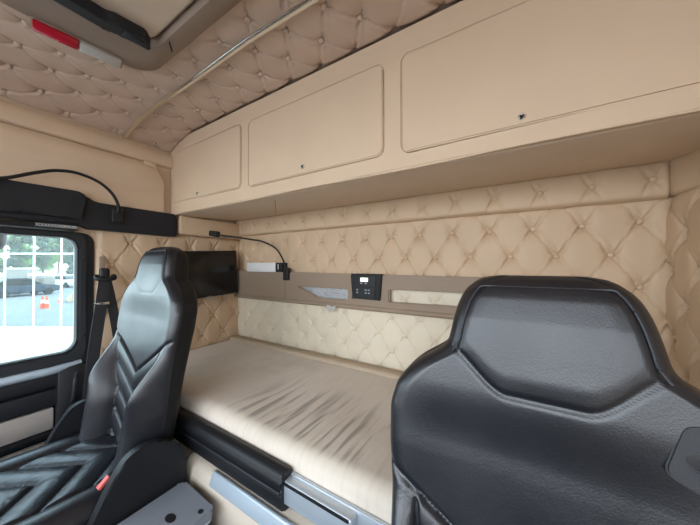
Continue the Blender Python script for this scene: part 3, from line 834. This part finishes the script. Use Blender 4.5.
def make_seat(label, left=False):
    SEAMK[0] = .25 if left else 1.
    s = thing('truck_seat', label, 'seat', (0, 0, 0), 'truck seats')
    rows = [-.74*(k/230)**1.05 for k in range(231)]
    p, f, fc = make_loft(rows, 150, 8, 12, secB, dispB, clsB, lambda x, y, t: (x, y, t))
    loft_parts(s, p, f, fc, {'headrest': 'leather', 'upper_back': 'leather', 'pleated_back': 'leather', 'back_bolster#l': 'leather' if left else 'wrinkle', 'back_bolster#r': 'leather', 'back_shell': 'side'}, ['headrest', 'upper_back', 'pleated_back', 'back_bolster#l', 'back_bolster#r', 'back_shell'])
    rim = []
    for t in (-.128, -.11, -.09, -.065, -.045, -.032, -.024):
        W, Tk, yf = secB(t); rim.append((-(W-.020), yf+.0005, t))
    for k in range(-4, 5):
        W, Tk, yf = secB(-.0175); rim.append((k*.0205, yf-.0005, -.0175))
    rim += [(-x, y, t) for (x, y, t) in rim[6::-1]]
    T('piping', rim, .0018, 'thread', s, 6, smoothpts=5)
    rows = [k/110 for k in range(111)]
    def mp(x, y, t): return (x, -.105-t*CL+.05, -.742-y+.018*sstep(0, 1, t))
    p, f, fc = make_loft(rows, 100, 7, 10, secC, dispC, clsC, mp)
    loft_parts(s, p, f, fc, {'pleated_cushion': 'wrinkle', 'cushion_bolster#l': 'leather', 'cushion_bolster#r': 'leather', 'cushion_pan': 'side'}, ['pleated_cushion', 'cushion_bolster#l', 'cushion_bolster#r', 'cushion_pan'])
    # side shields: arched plastic covers at both sides of the hinge
    arch = rpoly([(-.012, -1.02), (-.006, -.78), (-.010, -.70), (-.05, -.648), (-.11, -.622), (-.165, -.628), (-.205, -.68), (-.24, -.755), (-.285, -.84), (-.35, -.90), (-.44, -.93), (-.46, -.97), (-.44, -1.02), (-.30, -1.04)], .04, 4)
    for sx in (-1, 1):
        bm = bmesh.new(); plate(bm, arch, [], 'X', sx*.278, sx*.250, .003); o = obj('side_shield', bm, 'black', s)
    B('base', (-.22, -.44, -1.17), (.22, -.03, -.87), 'black', s, .03, 3)
    B('pedestal', (-.17, -.38, -1.374 if left else -1.282), (.17, -.04, -1.16), 'rubber', s, .01)
    return s
seat = make_seat('black leather seat with chevron pleats standing beside the left door window', True)
# a red-topped buckle stalk on its inner side
def buckle(s):
    bm = bmesh.new(); box(bm, (-.009, -.016, -.040), (.009, .016, .036), .005, 3)
    m_ = Matrix.Translation((.236, -.188, -.716)) @ Matrix.Rotation(R(40), 4, 'X')
    for v in bm.verts: v.co = m_ @ v.co
    b = obj('buckle', bm, 'rubber', s)
    bm = bmesh.new(); box(bm, (-.006, -.016, .030), (.0105, .016, .040), .003, 2)
    for v in bm.verts: v.co = m_ @ v.co
    obj('release_button', bm, 'buckle', b)
seat2 = make_seat('large black leather seat back in the right foreground, with a belt guide plate')
buckle(seat)
# guide plate of the right seat, on its shoulder
pl = bmesh.new()
yp = -.0280
plate(pl, rpoly([(.132, -.168), (.200, -.160), (.207, -.252), (.160, -.250), (.112, -.228)], .012), [[(.150+.018*math.cos(2*math.pi*i/20), -.207+.011*math.sin(2*math.pi*i/20)) for i in range(20)]], 'Y', yp, yp+.02, .002)
for v in pl.verts: v.co.y += .15*(v.co.z+.19)
o = obj('belt_guide_plate', pl, 'dark', seat2)
pl = bmesh.new(); plate(pl, [(.150+.0175*math.cos(2*math.pi*i/20), -.207+.0105*math.sin(2*math.pi*i/20)) for i in range(20)], [], 'Y', yp+.004, yp+.01); obj('guide_slot', pl, 'rubber', o)
SL = Vector((-1.222, .485, .074)); SR = Vector((.041, .492, -.018))
seat.location = SL; seat2.location = SR

# ------------------------------------------------------------------ seat belt on the left pillar
bt = thing('seat_belt', 'black seat belt hanging from its guide on the beige pillar behind the left window', 'seat belt', (XL+.09, .46, -.03))
B('anchor_slot', (XL+.045, .452, -.03), (XL+.058, .474, .042), 'taupe', bt, .003)
B('guide_body', (XL+.060, .447, -.075), (XL+.095, .483, -.015), 'rubber', bt, .010, 3)
T('guide_loop', [(XL+.088, .434, -.052), (XL+.10, .436, -.064), (XL+.105, .465, -.070), (XL+.10, .494, -.064), (XL+.088, .496, -.052)], .011, 'rubber', bt, 10)
T('retractor_web', [(XL+.085, .470, -.072), (XL+.080, .495, -.20), (XL+.075, .525, -.42), (XL+.07, .54, -.75), (XL+.06, .55, -1.05)], .02, 'web', bt, 12, flat=(.021, .0012, (1, .2, 0)))
T('lap_web', [(XL+.10, .460, -.072), (XL+.11, .447, -.18), (XL+.12, .42, -.40), (XL+.12, .40, -.65), (XL+.10, .375, -.85), (XL+.08, .365, -1.05)], .02, 'web', bt, 12, flat=(.024, .0012, (1, .2, 0)))
B('web_clip', (XL+.085, .425, -.188), (XL+.115, .475, -.176), 'chrome', bt, .002)

# ------------------------------------------------------------------ outside: solid objects behind the facade panes stand in for its reflections
GZ = -2.60
CF = Vector((-math.sin(R(31.4)), math.cos(R(31.4)), 0)); CR = Vector((math.cos(R(31.4)), math.sin(R(31.4)), 0))
def at(u, v=None, depth=None, z=0.):
    """a point outside on the ground (z above ground)"""
    if depth is None: depth = -GZ*262/(v-265)
    p = CF*depth+CR*((u-350)/262*depth); p.z = GZ+z; return p
pave = mat('pale_paving', (150, 149, 147), .9, var=.06, vscale=.6, bump=.2, bscale=4)
road = mat('asphalt', (96, 96, 98), .9, var=.12, vscale=.8)
bm = bmesh.new(); box(bm, (-70, -60, GZ-.2), (60, 60, GZ), 0); o = struct('ground', bm, pave); 
# asphalt under the solid scene built behind the facade
a = [at(-160, depth=11.1), at(130, depth=11.1), at(130, depth=60), at(-160, depth=60)]
bm = bmesh.new(); vs = [bm.verts.new((p.x, p.y, GZ+.012)) for p in a]; bm.faces.new(vs); r = bmesh.ops.extrude_face_region(bm, geom=list(bm.faces))
for v in [x for x in r['geom'] if isinstance(x, bmesh.types.BMVert)]: v.co.z -= .02
struct('road', bm, road)
fa = thing('glass_facade', 'white-framed building facade of large glass panes outside the left window', 'glass screen', at(35, depth=10.8))  # building facade made see-through; what it reflects is built as objects behind
wf = mat('white_frame', (226, 232, 232), .4)
D0 = 10.8
def lat(u): return (u-350)/262*D0
def fbox(name, l0, l1, z0, z1, d0, d1, m, par):
    bm = bmesh.new(); box(bm, (l0, d0, z0), (l1, d1, z1), 0)
    for v in bm.verts: q = CR*v.co.x+CF*v.co.y; v.co = Vector((q.x, q.y, v.co.z))
    return obj(name, bm, m, par)
us = [-52, -24, 5, 34, 61.5, 88]
for u in us: fbox('mullion', lat(u)-.026, lat(u)+.026, GZ, 2.6, D0-.015, D0+.015, wf, fa)
for z in (GZ+.04, .47, 2.6): fbox('transom', lat(us[0]), lat(us[-1]), z-.03, z+.03, D0-.015, D0+.015, wf, fa)
for u0, u1 in zip(us, us[1:]):
    for z0, z1 in ((GZ+.08, .42), (.52, 2.55)): fbox('pane', lat(u0)+.045, lat(u1)-.045, z0, z1, D0-.005, D0+.005, 'pane', fa)
# cones
cor = mat('orange_plastic', (226, 84, 52), .5); cwh = mat('reflective_white', (235, 235, 235), .5)
for k, (u, v, hh) in enumerate(((43, 308.5, .78), (47.3, 308.5, .76), (60.8, 303, .60))):
    p = at(u, v)
    c = thing('traffic_cone', ('orange and white traffic cone outside, left one of the near pair', 'orange and white traffic cone outside, right one of the near pair', 'orange and white traffic cone outside, alone by the sand heap')[k], 'traffic cone', p, 'traffic cones outside')
    bm = bmesh.new(); box(bm, p+Vector((-.105, -.105, 0)), p+Vector((.105, .105, .04)), .01); obj('foot', bm, cor, c)
    bm = bmesh.new(); lathe(bm, [(.105, .03), (.085, hh*.42), (.065, hh*.42), (.065, hh*.66), (.03, hh), (0, hh)], p, n=20); obj('body', bm, cor, c)
    bm = bmesh.new(); lathe(bm, [(.088, hh*.43), (.068, hh*.66), (.06, hh*.66), (.06, hh*.43)], p, n=20); obj('white_band', bm, cwh, c)
# cars, solid stand-ins for those mirrored in the facade
def car(name, p, yaw, paint, label):
    c = thing('car', label, 'car', p, 'car reflections in the facade')
    mt_ = Matrix.Translation(p) @ Matrix.Rotation(yaw, 4, 'Z')
    def fin(bm):
        for v in bm.verts: v.co = mt_ @ v.co
        return bm
    bm = bmesh.new(); pr = rpoly([(-2.2, .30), (2.15, .30), (2.2, .62), (2.05, .80), (1.2, .92), (-1.9, .95), (-2.2, .80)], .15)
    plate(bm, pr, [], 'Y', -.86, .86, .08); obj('body', fin(bm), paint, c)
    bm = bmesh.new(); pr = rpoly([(1.15, .90), (.35, 1.42), (-1.1, 1.45), (-1.85, .93)], .15)
    plate(bm, pr, [], 'Y', -.70, .70, .10); obj('cabin', fin(bm), M['screen'], c)
    bm = bmesh.new(); pr = rpoly([(.30, 1.39), (.2, 1.46), (-1.0, 1.49), (-1.15, 1.41)], .04)
    plate(bm, pr, [], 'Y', -.64, .64, .03); obj('roof', fin(bm), paint, c)
    for wx in (-1.35, 1.35):
        for wy in (-.80, .80):
            bm = bmesh.new(); lathe(bm, [(0, -.1), (.28, -.1), (.32, -.06), (.32, .06), (.28, .1), (0, .1)], (wx, wy, .32), (0, 1, 0), 20); obj('wheel', fin(bm), M['rubber'], c)
cyaw = math.atan2(CR.y, CR.x)
car('car', at(20, depth=22), cyaw+R(80), mat('dark_blue_paint', (20, 32, 52), .25, coat=.5), 'dark blue car standing in for a reflection in the glass facade')
car('car', at(-13, depth=22), cyaw+R(80), mat('red_paint', (196, 36, 52), .25, coat=.5), 'red car at the left edge of the side window, standing in for a facade reflection')
car('car', at(66, depth=31), cyaw-R(10), mat('white_paint', (222, 226, 230), .25, coat=.5), 'white car behind the tall stone pillar, standing in for a facade reflection')
stone = mat('grey_stone', (120, 112, 106), .9, var=.2, vscale=3, bump=.5, bscale=6)
pale = mat('pale_capstone', (225, 222, 214), .8)
def stoneblock(u0, u1, depth, z1, cap, label):
    p = at((u0+u1)/2, depth=depth); w_ = (u1-u0)/262*depth
    t_ = thing('stone_pillar', label, 'pillar', p)
    def rb(lo, hi, bev=.03):
        bm = bmesh.new(); box(bm, lo, hi, bev)
        m_ = Matrix.Translation(p) @ Matrix.Rotation(cyaw, 4, 'Z')
        for v in bm.verts: v.co = m_ @ v.co
        return bm
    obj('shaft', rb((-w_/2, -.5, 0), (w_/2, .5, z1)), stone, t_)
    obj('cap', rb((-w_/2-.05, -.55, z1), (w_/2+.05, .55, z1+cap)), pale, t_)
stoneblock(35.5, 50, 25.6, 1.55, .22, 'square grey stone pillar with white capstone outside the side window')
stoneblock(11, 33, 28, 2.15, .14, 'wide low grey stone block behind the dark blue car outside')
# sand heap
bm = bmesh.new(); bmesh.ops.create_icosphere(bm, subdivisions=5, radius=1.)
p = at(79, 302)+CF*1.2
for v in bm.verts:
    n = v.co.copy(); d = 1+.15*noise.noise(n*2.2)+.05*noise.noise(n*8)
    v.co = p+Vector((n.x*2.0*d, n.y*1.3*d, max(-.1, n.z)*1.15*d))
o = obj('sand_heap', bm, mat('sand', (168, 142, 116), .95, var=.2, vscale=3, bump=.6, bscale=12), smooth=True); tag(o, 'heap of pale sand beside the cones, standing in for a facade reflection', 'sand heap')
# trees behind, solid stand-ins for the foliage mirrored in the facade
bark = mat('bark', (70, 56, 46), .9, bump=.5, bscale=20)
def tree(p, hgt, rad, leafm, label, n=5200, dens=.36):
    t_ = thing('tree', label, 'tree', p, 'tree reflections in the facade')
    bm = bmesh.new(); tube(bm, catmull([p, p+Vector((.1, .1, hgt*.3)), p+Vector((-.1, .15, hgt*.62)), p+Vector((0, 0, hgt*.85))]), [.22-.006*i for i in range(25)], 8); obj('trunk', bm, bark, t_)
    bm = bmesh.new(); rnd = random.Random(int(hgt*1000+rad*77))
    cl = [(Vector((rnd.gauss(0, .42)*rad, rnd.gauss(0, .42)*rad, hgt*rnd.uniform(.18, 1.))), rad*rnd.uniform(.25, .5)) for _ in range(26)]
    for _ in range(n):
        c, r_ = rnd.choice(cl); d = Vector((rnd.gauss(0, 1), rnd.gauss(0, 1), rnd.gauss(0, 1))).normalized()
        q = p+c+d*r_*rnd.uniform(.5, 1.); s = dens*rnd.uniform(.6, 1.3)
        a = Vector((rnd.gauss(0, 1), rnd.gauss(0, 1), rnd.gauss(0, 1))).normalized(); b = a.cross(d+Vector((.01, 0, 0))).normalized()
        vs = [bm.verts.new(q+a*s), bm.verts.new(q+b*s*.5), bm.verts.new(q-a*s), bm.verts.new(q-b*s*.5)]; bm.faces.new(vs)
    obj('foliage', bm, leafm, t_, smooth=0)
lf = [mat('dark_leaves', (44, 66, 46), .6, var=.35, vscale=1.2), mat('fresh_leaves', (88, 120, 62), .6, var=.3, vscale=1.2)]
for (u, dpt, hg, rd, li, lb) in ((-18, 34, 8.5, 1.7, 1, 'light green tree standing in for a facade reflection, at the far left of the side window'), (13, 43, 11., 1.9, 0, 'dark green tree standing in for a facade reflection, above the dark blue car'), (25, 62, 9.5, 2.4, 1, 'small light green tree standing in for a facade reflection, between the two dark trees'), (43, 52, 12.5, 1.7, 0, 'dark green tree standing in for a facade reflection, behind the square stone pillar'), (58, 66, 11, 2.6, 1, 'light green bushy tree standing in for a facade reflection, behind the white car'), (76, 37, 8., 1.8, 0, 'dark green tree standing in for a facade reflection, at the right edge of the side window')):
    tree(at(u, depth=dpt), hg, rd, lf[li], lb)
# wing mirror
wm = thing('wing_mirror', 'dark rounded wing mirror outside, at the left edge of the side window', 'mirror', (XL-.25, .05, .05))
bm = bmesh.new(); box(bm, (XL-.32, -.04, .055), (XL-.20, .212, .45), .06, 4); obj('housing', bm, 'dark', wm)
B('arm', (XL-.20, .0, .30), (XL-.03, .04, .34), 'dark', wm, .01)

# ------------------------------------------------------------------ light, camera
W = bpy.data.worlds.new('World'); bpy.context.scene.world = W; W.use_nodes = True
nt = W.node_tree; bg = nt.nodes['Background']
tc = nt.nodes.new('ShaderNodeTexCoord'); sp = nt.nodes.new('ShaderNodeSeparateXYZ'); nt.links.new(tc.outputs['Generated'], sp.inputs[0])
rp_ = nt.nodes.new('ShaderNodeValToRGB'); e = rp_.color_ramp.elements
e[0].position = 0.; e[0].color = (.86, .93, 1., 1); e[1].position = .7; e[1].color = (.70, .83, 1., 1)
nt.links.new(sp.outputs['Z'], rp_.inputs['Fac']); nt.links.new(rp_.outputs['Color'], bg.inputs['Color'])
bg.inputs['Strength'].default_value = 3.0
def portal(name, loc, rot, sx, sy):
    l = bpy.data.lights.new(name, 'AREA'); l.shape = 'RECTANGLE'; l.size = sx; l.size_y = sy; l.cycles.is_portal = True
    o = bpy.data.objects.new(name, l); C.objects.link(o); o.location = loc; o.rotation_euler = rot; return o
portal('windscreen_portal', ((XL+XR)/2, YF-.02, .08), (R(90), 0, 0), XR-XL, .98)
portal('side_window_portal', (XR+.09, -.42, -.14), (0, R(90), 0), .54, .72)
portal('side_window_portal', (XL-.03, -.12, -.14), (0, R(-90), 0), .53, .96)
sl = bpy.data.lights.new('sun', 'SUN'); sl.energy = 3.0; sl.angle = R(3); sl.color = (1, .95, .88)
so = bpy.data.objects.new('sun', sl); C.objects.link(so); so.rotation_euler = (R(-42), R(4), 0)
cam = bpy.data.cameras.new('Camera'); cam.sensor_width = 36; cam.lens = 262/700*36; cam.clip_start = .01; cam.clip_end = 300
co = bpy.data.objects.new('Camera', cam); C.objects.link(co); co.rotation_euler = (R(90.55), 0, R(31.4))
bpy.context.scene.camera = co
for o in list(bpy.data.objects):
    if o.parent is None: o.location.z -= FLOOR
vs_ = bpy.context.scene.view_settings
vs_.view_transform = 'Standard'; vs_.look = 'None'; vs_.gamma = 1; vs_.use_curve_mapping = False; vs_.exposure = 1.38
